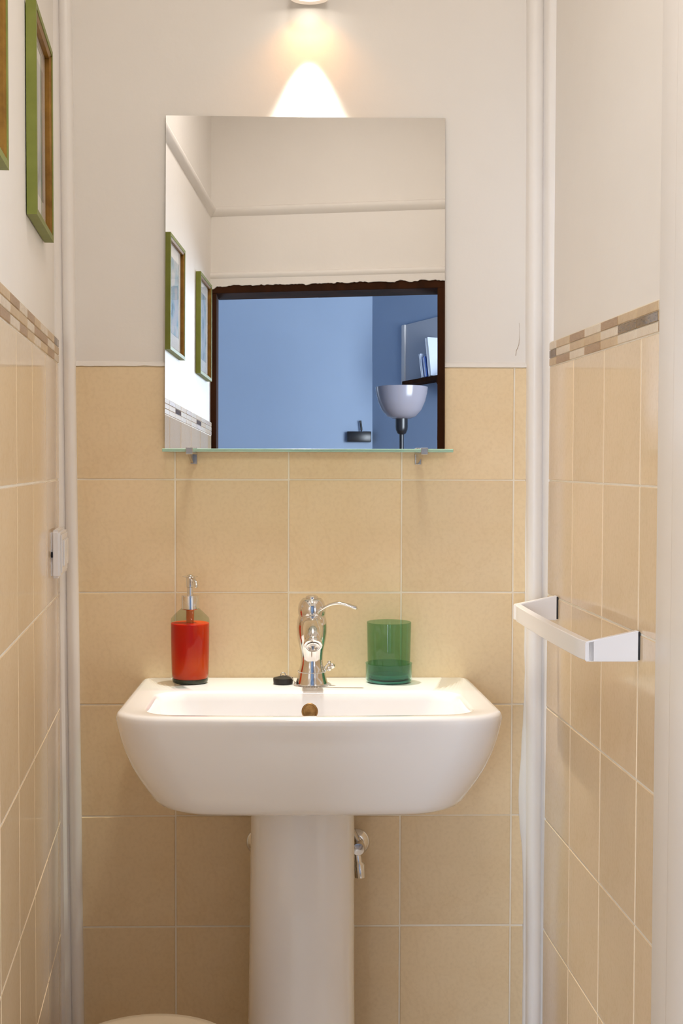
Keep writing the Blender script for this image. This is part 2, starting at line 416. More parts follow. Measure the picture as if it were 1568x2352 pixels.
# vertical painted trims in the back corners: a round bead next to the back wall, then a flat batten. They lean a little.
def vtrim(name, prof, lean, parent=None):
    rings = []
    for k in range(15):
        z = CEIL * k / 14
        off = lean * (1.4 - z)
        rings.append([(x + off + 0.0007 * noise.noise(Vector((i * 0.3, z * 3, 0))), y, z) for i, (x, y) in enumerate(prof)])
    return struct(link(name, loft(rings), TRIMW, None, smooth=True, auto=50))
def arc(cx, cy, r, a0, a1, n):
    return [(cx + r * math.cos(math.radians(a0 + (a1 - a0) * i / n)), cy + r * math.sin(math.radians(a0 + (a1 - a0) * i / n))) for i in range(n + 1)]
# left: back wall shows from x=-0.3745 ; batten face from -0.407..-0.396
pl_ = [(-0.372, 0.0)] + arc(-0.3825, -0.012, 0.0105, 0, -165, 10) + [(-0.3945, -0.018), (-0.399, -0.030), (-0.4005, -0.034), (-0.412, -0.034), (-0.42, 0.0)]
vtrim('trim_1', pl_, 0.008)
pr2 = [(0.4215, 0.0)] + arc(0.4355, -0.014, 0.0135, 180, 345, 10) + [(0.4505, -0.022), (0.4535, -0.034), (0.4575, -0.038), (0.470, -0.038), (0.475, 0.0)]
vtrim('trim_2', pr2, 0.006)
# lumpy plaster run along the right trim
bm = bmesh.new(); prev = None
for i in range(90):
    z = 0.02 + 1.38 * i / 89
    wob = 0.0035 * noise.noise(Vector((0, 0, z * 7))) + 0.0015 * noise.noise(Vector((3, 0, z * 25)))
    bulge = 0.010 * math.exp(-((z - 0.64) / 0.09) ** 2)
    off = 0.006 * (1.4 - z)
    x0 = 0.4205 + off * 0.4 + wob - bulge
    cur = [bm.verts.new(p) for p in ((x0, -0.004, z), (x0 + 0.002, -0.0085, z), (0.431 + off, -0.012, z), (0.436 + off, -0.003, z))]
    if prev:
        for a in range(4): bm.faces.new((prev[a], prev[(a + 1) % 4], cur[(a + 1) % 4], cur[a]))
    prev = cur
struct(link('trim_3', mesh_bm(bm), PLASTER, None, smooth=True))
bm = bmesh.new(); prev = None
for i in range(90):
    z = 0.02 + 1.38 * i / 89
    wob = 0.002 * noise.noise(Vector((9, 0, z * 6))) + 0.001 * noise.noise(Vector((13, 0, z * 25)))
    off = 0.008 * (1.4 - z)
    x0 = -0.3735 + off + wob
    cur = [bm.verts.new(p) for p in ((x0, -0.004, z), (x0 - 0.002, -0.0080, z), (-0.382 + off, -0.010, z), (-0.386 + off, -0.003, z))]
    if prev:
        for a in range(4): bm.faces.new((prev[a], prev[(a + 1) % 4], cur[(a + 1) % 4], cur[a]))
    prev = cur
struct(link('trim_4', mesh_bm(bm), PLASTER, None, smooth=True))

# white pilaster on the right wall, rounded, with a shallow step
s0 = 0.712
def pr_(s, d): return (rx(s) - d, -s)
pp = [pr_(s0, -0.02), pr_(s0, 0.026), pr_(s0 + 0.002, 0.029), pr_(s0 + 0.005, 0.030), pr_(s0 + 0.062, 0.030), pr_(s0 + 0.066, 0.0305), pr_(s0 + 0.070, 0.033),
      pr_(s0 + 0.075, 0.034), pr_(0.945, 0.034), pr_(0.95, 0.031), pr_(0.95, -0.02)]
struct(prism('trim_5', pp, 0.0, CEIL, TRIMW, smooth=True))

# ------------------------------------------------------------------ door wall, frame, ledge mouldings
def dpt(u, w_): return (DA.x + DU.x * u - DN.x * w_, DA.y + DU.y * u - DN.y * w_)    # w_ = outwards, towards the hall
DW = tR / DU.x if DU.x else tR
def hz(px, py): return mir(px, py, DA, DN)
zhead = hz(760, 668).z          # underside of the frame's head
ztopw = hz(760, 649).z          # top of the dark head
front = struct(prism('wall_front', [dpt(-0.11, 0), dpt(DW + 0.11, 0), dpt(DW + 0.11, 0.12), dpt(-0.11, 0.12)], ztopw, CEIL, PLASTER))
hl = hz(486, 1000); hl2 = hz(497, 1000); hr = hz(1004, 1000)
uj = (hl2 - DA).dot(DU); ur = (hr - DA).dot(DU)
door = bpy.data.objects.new('door_1', None); COL.objects.link(door); door['kind'] = 'structure'; door.location = (DA.x, DA.y, 0)
bpy.context.view_layer.update()
prism('door_jamb', [dpt(0.0, -0.004), dpt(uj, -0.004), dpt(0.001, 0.11), dpt(0.0, 0.11)], 0, zhead, DARKW, door, bev=0.001)
prism('door_jamb', [dpt(ur, -0.006), dpt(ur + 0.016, -0.012), dpt(DW, -0.012), dpt(DW, 0.12), dpt(ur, 0.12)], 0, zhead, DARKW, door, bev=0.001)
prism('door_head', [dpt(0.0, -0.006), dpt(DW, -0.006), dpt(DW, 0.12), dpt(0.0, 0.12)], zhead, ztopw, DARKW, door, bev=0.001)
# ragged edge of old plaster and paint hanging over the head of the frame
bm = bmesh.new(); prev = None
for i in range(141):
    u = DW * i / 140
    e = 0.007 * noise.noise(Vector((u * 30, 1, 0))) + 0.004 * noise.noise(Vector((u * 110, 1, 0))) + 0.004 * max(0, noise.noise(Vector((u * 9, 7, 0))))
    zb = ztopw - 0.004 + e - 0.014 * math.exp(-(u / 0.025) ** 2); zt = ztopw + 0.022
    P = [dpt(u, 0.0), dpt(u, -0.011), dpt(u, -0.012), dpt(u, 0.0)]
    cur = [bm.verts.new((P[0][0], P[0][1], zb)), bm.verts.new((P[1][0], P[1][1], zb + 0.001)), bm.verts.new((P[2][0], P[2][1], zt - 0.002)), bm.verts.new((P[3][0], P[3][1], zt))]
    if prev:
        for a in range(4): bm.faces.new((prev[a], prev[(a + 1) % 4], cur[(a + 1) % 4], cur[a]))
    prev = cur
link('plaster_edge', mesh_bm(bm), PLASTER, front, smooth=True, auto=60)
# ledge moulding at the height of the diagonal line seen in the mirror
zl = hz(640, 482).z
def ledge(name, p0, p1, nrm, z):
    bm = bmesh.new(); n = Vector(nrm).normalized(); rr = []
    prof = [(0, -0.016), (0.006, -0.012), (0.014, -0.004), (0.018, 0.004), (0.016, 0.011), (0.008, 0.015), (0, 0.017)]
    for p in (p0, p1):
        rr.append([(p[0] + n.x * d, p[1] + n.y * d, z + h) for d, h in prof])
    return struct(link(name, loft(rr), PLASTER, None, smooth=True, auto=60))
ledge('trim_6', (lx(0.04), -0.04), (lx(S_END), -S_END), LN, zl)
ledge('trim_7', (DA.x, DA.y), (DB.x, DB.y), DN, zl)
zm = hz(640, 634).z
ledge('trim_8', (DA.x, DA.y), (DB.x, DB.y), DN, zm).scale = (1, 1, 1)

# ------------------------------------------------------------------ adjoining room
HY = -5.5
c_corner = mir(855, 850, (0, HY, 0), (0, 1, 0))
HX = c_corner.x
HZ = 2.9
bm = bmesh.new()
for lo, hi in (((-2.1, HY - 0.1, 0), (-1.75, HY, HZ)), ((-0.75, HY - 0.1, 0), (HX + 0.06, HY, HZ)), ((-1.75, HY - 0.1, 0), (-0.75, HY, 0.10)), ((-1.75, HY - 0.1, 2.20), (-0.75, HY, HZ))):
    box_bm(bm, lo, hi)
struct(link('wall_far', mesh_bm(bm), HALLW))
bd = bpy.data.objects.new('added_door_2', None); COL.objects.link(bd); bd['kind'] = 'structure'; bd.location = (-1.25, HY, 0.1)  # unseen balcony door, added as the source of the basin fill
bpy.context.view_layer.update()
bm = bmesh.new()
for lo, hi in (((-1.75, HY - .08, .1), (-1.69, HY - .02, 2.2)), ((-.81, HY - .08, .1), (-.75, HY - .02, 2.2)), ((-1.75, HY - .08, .1), (-.75, HY - .02, .2)), ((-1.75, HY - .08, 2.14), (-.75, HY - .02, 2.2)), ((-1.28, HY - .08, .1), (-1.22, HY - .02, 2.2))):
    box_bm(bm, lo, hi, 0.003, 1)
link('door_frame', mesh_bm(bm), TRIMW, bd)
for a, b in ((-1.69, -1.28), (-1.22, -.81)):
    box('pane', (a, HY - .052, .2), (b, HY - .048, 2.14), PANE, bd)
AE = Vector((HX + 0.80, HY + 1.62, 0))       # end of the slanting wall
AU = (AE - Vector((HX, HY, 0))).normalized(); AN = Vector((-AU.y, AU.x, 0))
if AN.x > 0: AN = -AN
struct(prism('wall_slanting', [(HX, HY), (AE.x, AE.y), (AE.x - AN.x * 0.1, AE.y - AN.y * 0.1), (HX - AN.x * 0.1, HY - AN.y * 0.1)], 0, HZ, HALLW))
bm = bmesh.new()
for lo, hi in (((AE.x, AE.y - 0.1, 0), (1.34, AE.y, HZ)), ((2.06, AE.y - 0.1, 0), (3.1, AE.y, HZ)), ((1.34, AE.y - 0.1, 0), (2.06, AE.y, 0.94)), ((1.34, AE.y - 0.1, 2.26), (2.06, AE.y, HZ))):
    box_bm(bm, lo, hi)
struct(link('wall_return', mesh_bm(bm), HALLW))
struct(box('wall_hall_left', (-2.2, HY - 0.1, 0), (-2.1, -1.85, HZ), HALLW))
struct(box('wall_hall_right', (3.1, AE.y - 0.1, 0), (3.2, -1.85, HZ), HALLW))
# wall between the rooms, left and right of the washroom, with the window opening on the right
ya = DA.y - 0.12
struct(box('wall_partition_left', (-2.1, ya - 0.02, 0), (DA.x - 0.11, ya + 0.10, HZ), HALLW))
wx0, wx1, wz0, wz1 = 1.08, 2.22, 0.92, 2.28
bm = bmesh.new()
x0 = DB.x + 0.02
for lo, hi in (((x0, -2.06, 0), (wx0, -1.94, HZ)), ((wx1, -2.06, 0), (3.1, -1.94, HZ)), ((wx0, -2.06, 0), (wx1, -1.94, wz0)), ((wx0, -2.06, wz1), (wx1, -1.94, HZ))):
    box_bm(bm, lo, hi)
struct(link('wall_partition_right', mesh_bm(bm), HALLW))
prism('wall_lintel', [dpt(-0.11, 0.12), dpt(DW + 0.11, 0.12), dpt(DW + 0.11, 0.121), dpt(-0.11, 0.121)], ztopw, HZ, HALLW)['kind'] = 'structure'
win = bpy.data.objects.new('window_1', None); COL.objects.link(win); win['kind'] = 'structure'; win.location = (1.65, -2.0, 0.92)
bpy.context.view_layer.update()
bm = bmesh.new()
for lo, hi in (((wx0, -2.02, wz0), (wx0 + .05, -1.96, wz1)), ((wx1 - .05, -2.02, wz0), (wx1, -1.96, wz1)), ((wx0, -2.02, wz0), (wx1, -1.96, wz0 + .05)), ((wx0, -2.02, wz1 - .05), (wx1, -1.96, wz1)), ((1.63, -2.02, wz0), (1.67, -1.96, wz1))):
    box_bm(bm, lo, hi, 0.003, 1)
link('window_frame', mesh_bm(bm), TRIMW, win)
for a, b in ((wx0 + .05, 1.63), (1.67, wx1 - .05)):
    box('pane', (a, -1.992, wz0 + .05), (b, -1.988, wz1 - .05), PANE, win)
win2 = bpy.data.objects.new('added_window_2', None); COL.objects.link(win2); win2['kind'] = 'structure'; win2.location = (1.70, AE.y, 0.94)  # unseen window, added where the left wall's fill comes in
bpy.context.view_layer.update()
bm = bmesh.new()
for lo, hi in (((1.34, AE.y - .08, .94), (1.39, AE.y - .02, 2.26)), ((2.01, AE.y - .08, .94), (2.06, AE.y - .02, 2.26)), ((1.34, AE.y - .08, .94), (2.06, AE.y - .02, .99)), ((1.34, AE.y - .08, 2.21), (2.06, AE.y - .02, 2.26)), ((1.68, AE.y - .08, .94), (1.72, AE.y - .02, 2.26))):
    box_bm(bm, lo, hi, 0.003, 1)
link('window_frame', mesh_bm(bm), TRIMW, win2)
for a, b in ((1.39, 1.68), (1.72, 2.01)):
    box('pane', (a, AE.y - .052, .99), (b, AE.y - .048, 2.21), PANE, win2)
struct(box('floor_hall', (-2.2, HY - 0.1, -0.06), (3.2, -2.02, -0.002), HALLF))
struct(box('ceiling_hall', (-2.2, HY - 0.1, HZ), (3.2, -1.85, HZ + 0.06), HALLW))

# uplighter floor lamp seen in the mirror
LY = -4.0
pc = mir(922, 890, (0, LY, 0), (0, 1, 0)); pb = mir(922, 962, (0, LY, 0), (0, 1, 0)); pk = mir(926, 1000, (0, LY, 0), (0, 1, 0))
rr_ = (mir(982, 890, (0, LY, 0), (0, 1, 0)) - mir(862, 890, (0, LY, 0), (0, 1, 0))).length / 2
fx, fy = pc.x, LY
lamp = empty('floor_lamp', (fx, fy, 0), 'tall uplighter floor lamp with white bowl shade on black socket, seen in the mirror', 'lamp')
zt, zb = pc.z, pb.z; H = zt - zb
pf = [(0.30, 0), (0.55, 0.08), (0.76, 0.28), (0.90, 0.55), (0.97, 0.8), (1.0, 1.0)]
prof = [(0.001, zb)] + [(a * rr_, zb + b * H) for a, b in pf] + [(a * rr_ - 0.004, zb + 0.004 + b * (H - 0.003)) for a, b in pf[::-1]] + [(0.001, zb + 0.005)]
lathe('lamp_shade', prof, SHADEG, lamp, 48, fx, fy)
zs = mir(922, 999, (0, LY, 0), (0, 1, 0)).z
sr = rr_ * 0.235
lathe('socket', [(sr * .3, zs), (sr * .7, zs + .008), (sr * .95, zs + 0.025), (sr, zs + 0.04), (sr, zb + .002)], BLACK, lamp, 32, fx, fy)
lathe('pole', [(0.0105, 0.02), (0.0105, zs + 0.004)], BLACK, lamp, 20, fx, fy)
lathe('base', [(0.125, 0.0), (0.13, 0.006), (0.125, 0.016), (0.03, 0.024), (0.012, 0.035)], BLACK, lamp, 40, fx, fy)

# black rack with upright hook on the far wall
q0 = mir(796, 992, (0, HY, 0), (0, 1, 0)); q1 = mir(851, 1016, (0, HY, 0), (0, 1, 0))
rk = empty('wall_rack', ((q0.x + q1.x) / 2, HY, q1.z), 'small black box with upright rod on the pale blue wall, seen in the mirror', 'wall rack')
box('rack_body', (q0.x, HY, q1.z), (q1.x, HY + 0.05, q0.z), BLACK, rk, bev=0.004)
q2 = mir(828, 966, (0, HY + .03, 0), (0, 1, 0))
tube('rod', smoothpath([(q2.x + .004, HY + .03, q0.z - .01), (q2.x + 0.004, HY + 0.03, q0.z + 0.02), (q2.x - .002, HY + 0.03, q2.z)], 3), 0.006, BLACK, rk, 8)

# wall panel, shelf and things on it along the slanting wall
AP = Vector((HX, HY, 0)) + AN * 0.012
def am(px, py): return mir(px, py, AP, AN)
a0, a1 = am(929, 745), am(998, 880)
u0, u1 = (a0 - AP).dot(AU), (a1 - AP).dot(AU) + 0.35
zp0, zp1 = am(935, 880).z, am(935, 745).z
def aq(u, d): v = Vector((HX, HY, 0)) + AU * u + AN * d; return (v.x, v.y)
pn = empty('wall_panel', (*aq((u0 + u1) / 2, 0), zp0), 'pale grey board with raised light edge on the shaded wall, seen in the mirror', 'panel')
PANM = mat('grey_panel', (0.47, 0.47, 0.49), 0.5); PANE_E = mat('panel_edge', (0.62, 0.58, 0.55), 0.4)
prism('board', [aq(u0, 0), aq(u1, 0), aq(u1, 0.012), aq(u0, 0.012)], zp0, zp1, PANM, pn)
prism('edge_strip', [aq(u0 - 0.02, 0), aq(u0 + 0.012, 0), aq(u0 + 0.012, 0.022), aq(u0 - 0.02, 0.022)], zp0, zp1, PANE_E, pn, bev=0.002)
sh = empty('wall_shelf', (*aq((u0 + u1) / 2, 0), zp0 - 0.02), 'dark wooden shelf board on wall bracket beneath the grey panel, seen in the mirror', 'shelf')
prism('shelf_board', [aq(u0 + .10, 0), aq(u1, 0), aq(u1, 0.09), aq(u0 + .10, 0.09)], zp0 - 0.022, zp0, DARKW, sh, bev=0.002)
ub = u0 + 0.44
bm = bmesh.new()
tri = [(0.0, zp0 - 0.022), (0.085, zp0 - 0.022), (0.085, zp0 - .035), (0.012, zp0 - 0.14), (0.0, zp0 - 0.14)]
A_ = [bm.verts.new((*aq(ub, d), z)) for d, z in tri]; B_ = [bm.verts.new((*aq(ub + .02, d), z)) for d, z in tri]
for i in range(5): bm.faces.new((A_[i], A_[(i + 1) % 5], B_[(i + 1) % 5], B_[i]))
bm.faces.new(A_); bm.faces.new(B_[::-1])
link('bracket', mesh_bm(bm), DARKW, sh)
BLUEP = mat('blue_cover', (0.10, 0.17, 0.45), 0.4); GREYP = mat('grey_cover', (0.62, 0.66, 0.74), 0.4)
def bookobj(px, lean, hgt, th, m, label):
    p = mir(px, 878, Vector((HX, HY, 0)) + AN * 0.045, AN)
    u = (p - Vector((HX, HY, 0))).dot(AU)
    o = empty('book', (*aq(u, 0.045), zp0), label, 'book', 'books leaning on the shelf of the adjoining room')
    bm = bmesh.new(); bm2 = bmesh.new()
    box_bm(bm2, (-th / 2 + 0.002, -0.037, 0.003), (th / 2 - 0.002, 0.039, hgt - 0.003))
    for lo, hi in (((-th / 2, -0.040, 0), (-th / 2 + .002, 0.040, hgt)), ((th / 2 - .002, -0.040, 0), (th / 2, 0.040, hgt)), ((-th / 2, -0.042, 0), (th / 2, -0.040, hgt))):
        box_bm(bm, lo, hi)
    c = link('cover', mesh_bm(bm), m, None); p_ = link('pages', mesh_bm(bm2), MATB, None)
    for x in (c, p_): x.parent = o
    o.rotation_euler = (0, lean, math.atan2(AU.y, AU.x))
    o.location.z += abs(math.sin(lean)) * th / 2
    return o
bookobj(983, math.radians(-12), 0.135, 0.014, GREYP, 'pale grey book tilted on the dark shelf, seen in the mirror')
bookobj(991, math.radians(-12), 0.115, 0.016, BLUEP, 'blue book tilted on the dark shelf behind the pale one, seen in the mirror')
bookobj(1001, math.radians(-10), 0.215, 0.026, GREYP, 'tallest pale blue-grey book on the dark shelf beside the door frame, seen in the mirror')

# ------------------------------------------------------------------ mirror and glass shelf
tl, tr_, br, bl = [hit(CAM, ray(*p), MP, MN) for p in ((381, 265), (1022, 271), (1021, 1031), (378, 1031))]
bm = bmesh.new(); th = MN * -0.004
N = 10; topf = [tl.lerp(tr_, i / N) + Vector((0, 0, 0.0012)) * math.sin(math.pi * i / N) * -0.6 for i in range(N + 1)]
ft = [bm.verts.new(p) for p in topf]; fb = [bm.verts.new(bl), bm.verts.new(br)]
bt = [bm.verts.new(p + th) for p in topf]; bb = [bm.verts.new(bl + th), bm.verts.new(br + th)]
face = bm.faces.new([fb[0], fb[1]] + ft[::-1]); bkf = bm.faces.new([bb[1], bb[0]] + bt)
for i in range(N): bm.faces.new((ft[i], ft[i + 1], bt[i + 1], bt[i]))
bm.faces.new((ft[-1], fb[1], bb[1], bt[-1])); bm.faces.new((fb[0], ft[0], bt[0], bb[0])); bm.faces.new((fb[0], bb[0], bb[1], fb[1]))
bmesh.ops.recalc_face_normals(bm, faces=bm.faces)
for f_ in bm.faces: f_.material_index = 1
face.material_index = 0
me = bpy.data.meshes.new('mirror'); bm.to_mesh(me); bm.free()
mo = link('wall_mirror', me, [MIRROR, MIRROR_EDGE])
tag(mo, 'frameless rectangular wall mirror above the washbasin', 'mirror')
# glass shelf
SY = -0.118
g0, g1 = at_y(372, 1033, SY), at_y(1041, 1035, SY)
zg = at_y(707, 1034.5, SY).z; zg0, zg1 = zg - 0.0026, zg + 0.0026
shf = empty('glass_shelf', ((g0.x + g1.x) / 2, 0, zg0), 'narrow glass shelf with green edge under the mirror', 'shelf')
bm = bmesh.new(); box_bm(bm, (g0.x, SY, zg0), (g1.x, -0.006, zg1), 0.0006, 1)
for f_ in bm.faces:
    f_.material_index = 1 if abs(f_.normal.z) < 0.5 and f_.calc_area() > 1e-7 else 0
bm.normal_update()
for f_ in bm.faces: f_.material_index = 0 if abs(f_.normal.z) > 0.8 else 1
link('glass_plate', mesh_bm(bm), [SHELFG, SHELFE], shf)
for cxp in (434.5, 974.5):
    c = at_y(cxp, 1033, SY - 0.002).x; hw = 0.0058
    bm = bmesh.new()
    # jaw that clasps the front edge, top lip, and the tapering arm back to the wall
    box_bm(bm, (c - hw, SY - 0.003, zg0 - 0.004), (c + hw, SY - 0.0002, zg1 + 0.0022), 0.0005, 1)
    box_bm(bm, (c - hw, SY - 0.001, zg1 + 0.0001), (c + hw, SY + 0.014, zg1 + 0.0022), 0.0004, 1)
    box_bm(bm, (c - hw, SY - 0.001, zg0 - 0.004), (c + hw, -0.006, zg0 - 0.0002), 0.0004, 1)
    box_bm(bm, (c - hw, -0.030, zg1 + 0.0001), (c + hw, -0.024, zg1 + 0.003), 0.0004, 1)
    pts = [(SY + 0.004, zg0 - 0.003), (-0.006, zg0 - 0.003), (-0.006, zg0 - 0.021), (SY + 0.06, zg0 - 0.012)]
    A_ = [bm.verts.new((c - hw * .75, y, z)) for y, z in pts]; B_ = [bm.verts.new((c - hw * .05, y, z)) for y, z in pts]
    for i in range(4): bm.faces.new((A_[i], A_[(i + 1) % 4], B_[(i + 1) % 4], B_[i]))
    bm.faces.new(A_); bm.faces.new(B_[::-1])
    box_bm(bm, (c - hw, -0.0135, zg0 - 0.021), (c + hw, -0.006, zg0 - 0.002), 0.0006, 1)
    link('clip_bracket', mesh_bm(bm), BRUSHED, shf, smooth=True, auto=30)

# ------------------------------------------------------------------ washbasin
SX = 0.0335
def deck(y): return 0.8482 + 0.0125 * (-y / 0.434)
def ring(hw, yb, yf, z, rb, rf, bow, cx=SX, k=8, ms=6, mf=20):
    pts = []
    def seg(a, b, n):
        for i in range(n): pts.append((a[0] + (b[0] - a[0]) * i / n, a[1] + (b[1] - a[1]) * i / n))
    def cor(cx_, cy_, r, a0):
        for i in range(k): an = math.radians(a0 - 90 * i / k); pts.append((cx_ + r * math.cos(an), cy_ + r * math.sin(an)))
    seg((-hw + rb, yb), (hw - rb, yb), mf); cor(hw - rb, yb - rb, rb, 90)
    seg((hw, yb - rb), (hw, yf + rf), ms); cor(hw - rf, yf + rf, rf, 0)
    seg((hw - rf, yf), (-hw + rf, yf), mf); cor(-hw + rf, yf + rf, rf, -90)
    seg((-hw, yf + rf), (-hw, yb - rb), ms); cor(-hw + rb, yb - rb, rb, 180)
    out = []
    for x, y in pts:
        s = max(0, min(1, (yb - y) / (yb - yf)))
        y2 = y - bow * (1 - (x / hw) ** 2) * s ** 3
        wgt = max(0, min(1, (z - 0.70) / 0.14))
        out.append((cx + x, y2, z + wgt * (0.0125 * (-y2 / 0.434) - 0.0125)))
    return out
BK = -0.0065
O = [(.17, -.330, .7050, .05), (.205, -.366, .7045, .06), (.222, -.384, .7065, .07), (.233, -.392, .7115, .075), (.241, -.398, .720, .078), (.2500, -.4035, .735, .08), (.2610, -.4095, .753, .08),
     (.2710, -.4150, .773, .08), (.2790, -.4200, .795, .078), (.2850, -.4240, .817, .075), (.2890, -.4270, .838, .072), (.2902, -.4280, .848, .070),
     (.2900, -.4278, .8535, .070), (.2882, -.4262, .8575, .069), (.2845, -.4225, .8598, .066), (.2790, -.4170, .8606, .062)]
rings = [ring(hw, BK, yf, z, 0.004 if z < .72 else 0.012, rf, 0.014) for hw, yf, z, rf in O]
I_ = [(.2500, -.172, -.4075, .8606, .045, .052), (.2465, -.1745, -.4045, .8597, .045, .050), (.2435, -.1770, -.4020, .8565, .045, .05), (.2400, -.180, -.399, .845, .045, .05), (.2330, -.184, -.394, .815, .05, .055),
      (.2200, -.192, -.384, .785, .06, .06), (.195, -.206, -.366, .766, .06, .06), (.15, -.225, -.34, .757, .05, .05), (.06, -.262, -.31, .753, .02, .02), (.022, -.272, -.300, .7525, .012, .012)]
rings += [ring(hw, yb, yf, z, rb, rf, 0.012 if z > .80 else 0.004) for hw, yb, yf, z, rb, rf in I_]
basin = empty('washbasin', (SX, -0.2, 0), 'white ceramic washbasin with deep curved apron on a pedestal', 'washbasin')
bs = link('basin', loft(rings), CERAMIC, basin, smooth=True, auto=75)
# pedestal: half round column, slightly wider at the foot
pr_rings = []
def ped(hw, yf, z, cx):
    out = []
    n = 28
    for i in range(n + 1):
        a = math.pi * i / n
        c, s_ = math.cos(a), math.sin(a)
        e = 2 / 2.6
        x = hw * math.copysign(abs(c) ** e, c); y = -0.19 - (abs(yf) - 0.19) * abs(s_) ** e
        out.append((cx + x, y, z))
    outer = [(cx + hw * 0.92, -0.062, z), (cx + hw, -0.10, z)] + out + [(cx - hw, -0.10, z), (cx - hw * 0.92, -0.062, z)]
    k = 1 - 0.014 / hw
    inner = [(cx + (x - cx) * k, -0.062 if y > -0.07 else y + 0.013 * abs((y + 0.062) / 0.24), z) for x, y, _ in outer]
    return outer + inner[::-1]
for z, hw, yf in ((0.0, .098, .315), (0.02, .099, .318), (0.06, .096, .312), (0.12, .0915, .306), (.25, .0885, .302), (.4, .0865, .299), (.55, .0855, .297), (.700, .0842, .296), (.712, .084, .296)):
    pr_rings.append(ped(hw, yf, z, 0.0225 + 0.003 * (z / .7)))
link('pedestal', loft(pr_rings), CERAMIC, basin, smooth=True, auto=60)
# overflow ring and drain
oc = hit(CAM, ray(711, 1633), (0, -0.186, 0), Vector((0, 1, 0.1)).normalized())
lathe('overflow_ring', [(0.0125, -0.003), (0.0130, 0.0006), (0.0118, 0.0016), (0.0106, 0.0012), (0.0100, 0.0), (0.001, -0.0015)], BRASS, basin, 32, axis=(oc + Vector((0, -0.0035, 0)), (0, -1, 0.13)))
lathe('drain_ring', [(0.030, -0.001), (0.031, 0.002), (0.028, 0.003), (0.019, 0.0005), (0.017, -0.01), (0.001, -0.012)], CHROME, basin, 36, axis=((SX, -0.286, 0.7545), (0, 0, 1)))

# ------------------------------------------------------------------ faucet
fxx, fyy = 0.0418, -0.100
fz = deck(fyy)
faucet = empty('mixer_tap', (fxx, fyy, fz), 'chrome bulbous mixer tap standing in the centre of the washbasin', 'tap')
lathe('body', [(.0272, fz + .0010), (.0278, fz + .003), (.0270, .8565), (.0262, .8590), (.0252, .8620), (.0238, .8680), (.0228, .8740), (.0212, .8800), (.0193, .8870), (.0186, .8945), (.0190, .9020), (.0203, .9120), (.0225, .9220), (.0245, .9320), (.0257, .9420), (.0260, .9500), (.0254, .9580), (.0240, .9650), (.0226, .9695), (.0222, .9700), (.0222, .9712)], CHROME, faucet, 56, fxx, fyy)
lathe('head', [(.0222, .9712), (.0231, .9720), (.0236, .9760), (.0238, .9800), (.0234, .9850), (.0224, .9895), (.0205, .9940), (.0180, .9975), (.0165, .9990), (.0158, .9992), (.0155, .9985)], CHROME, faucet, 56, fxx, fyy)
lathe('cap', [(.0108, .9980), (.0110, 1.0010), (.0100, 1.0032), (.0070, 1.0048), (.0001, 1.0053)], CHROME, faucet, 36, fxx, fyy)
sp = smoothpath([(fxx, fyy + .002, .950), (fxx, fyy - .028, .9555), (fxx, fyy - .055, .9560), (fxx, fyy - .080, .9510), (fxx, fyy - .097, .9420), (fxx, fyy - .103, .9350)], 5)
rd = []
for i in range(len(sp)):
    t = i / (len(sp) - 1); rd.append(0.0150 * (1 - t) + 0.0128 * t + (0.002 * math.sin(math.pi * t)))
tube('spout', sp, rd, CHROME, faucet, 28)
e0 = sp[-1]; ed = (sp[-1] - sp[-2]).normalized(); ed = (ed + Vector((0, -0.30, 0))).normalized()
lathe('aerator', [(0.0135, -0.006), (0.0152, -0.003), (0.0156, 0.001), (0.0150, 0.0035), (0.0125, 0.0042), (0.0122, 0.002), (0.0108, 0.002), (0.0106, 0.0055), (0.0088, 0.0058), (0.0084, 0.001), (0.0001, 0.0005)], [CHROME], faucet, 36, axis=(e0, ed))
lv = smoothpath([(fxx + .010, fyy - .017, .977), (fxx + .017, fyy - .018, .9835), (fxx + .030, fyy - .020, .9905), (fxx + .045, fyy - .022, .9935), (fxx + .060, fyy - .024, .9905), (fxx + .0705, fyy - .025, .9870), (fxx + .076, fyy - .025, .9855)], 4)
rl = [0.0032 + 0.0035 * (i / (len(lv) - 1)) ** 0.8 for i in range(len(lv))]; rl[-1] = 0.002; rl[-2] = 0.0048; rl[0] = .006; rl[1] = .0055
tube('lever', lv, rl, CHROME, faucet, 16, sx=0.55)
# pop-up knob with balls at the right of the body
kn = link('knob', tube_me([(fxx + .019, fyy, .876), (fxx + .024, fyy - .002, .884), (fxx + .029, fyy - .003, .8895)], [.0016, .0016, .0014], 8), CHROME, faucet, smooth=True)
bm = bmesh.new()
for p, r in (((.0225, -.001, .8765), .0026), ((.0295, -.003, .8905), .0030), ((.0345, -.004, .8845), .0050), ((.029, -.006, .880), .0042)):
    bmesh.ops.create_uvsphere(bm, u_segments=14, v_segments=10, radius=r, matrix=Matrix.Translation((fxx + p[0], fyy + p[1], p[2])))
link('knob_balls', mesh_bm(bm), CHROME, faucet, smooth=True)
bm = bmesh.new()
for i in range(64):
    a = 2 * math.pi * i / 64
    bmesh.ops.create_uvsphere(bm, u_segments=6, v_segments=4, radius=.0010, matrix=Matrix.Translation((fxx + .0236 * math.cos(a), fyy + .0236 * math.sin(a), .8748)))
link('beaded_ring', mesh_bm(bm), CHROME, faucet, smooth=True)

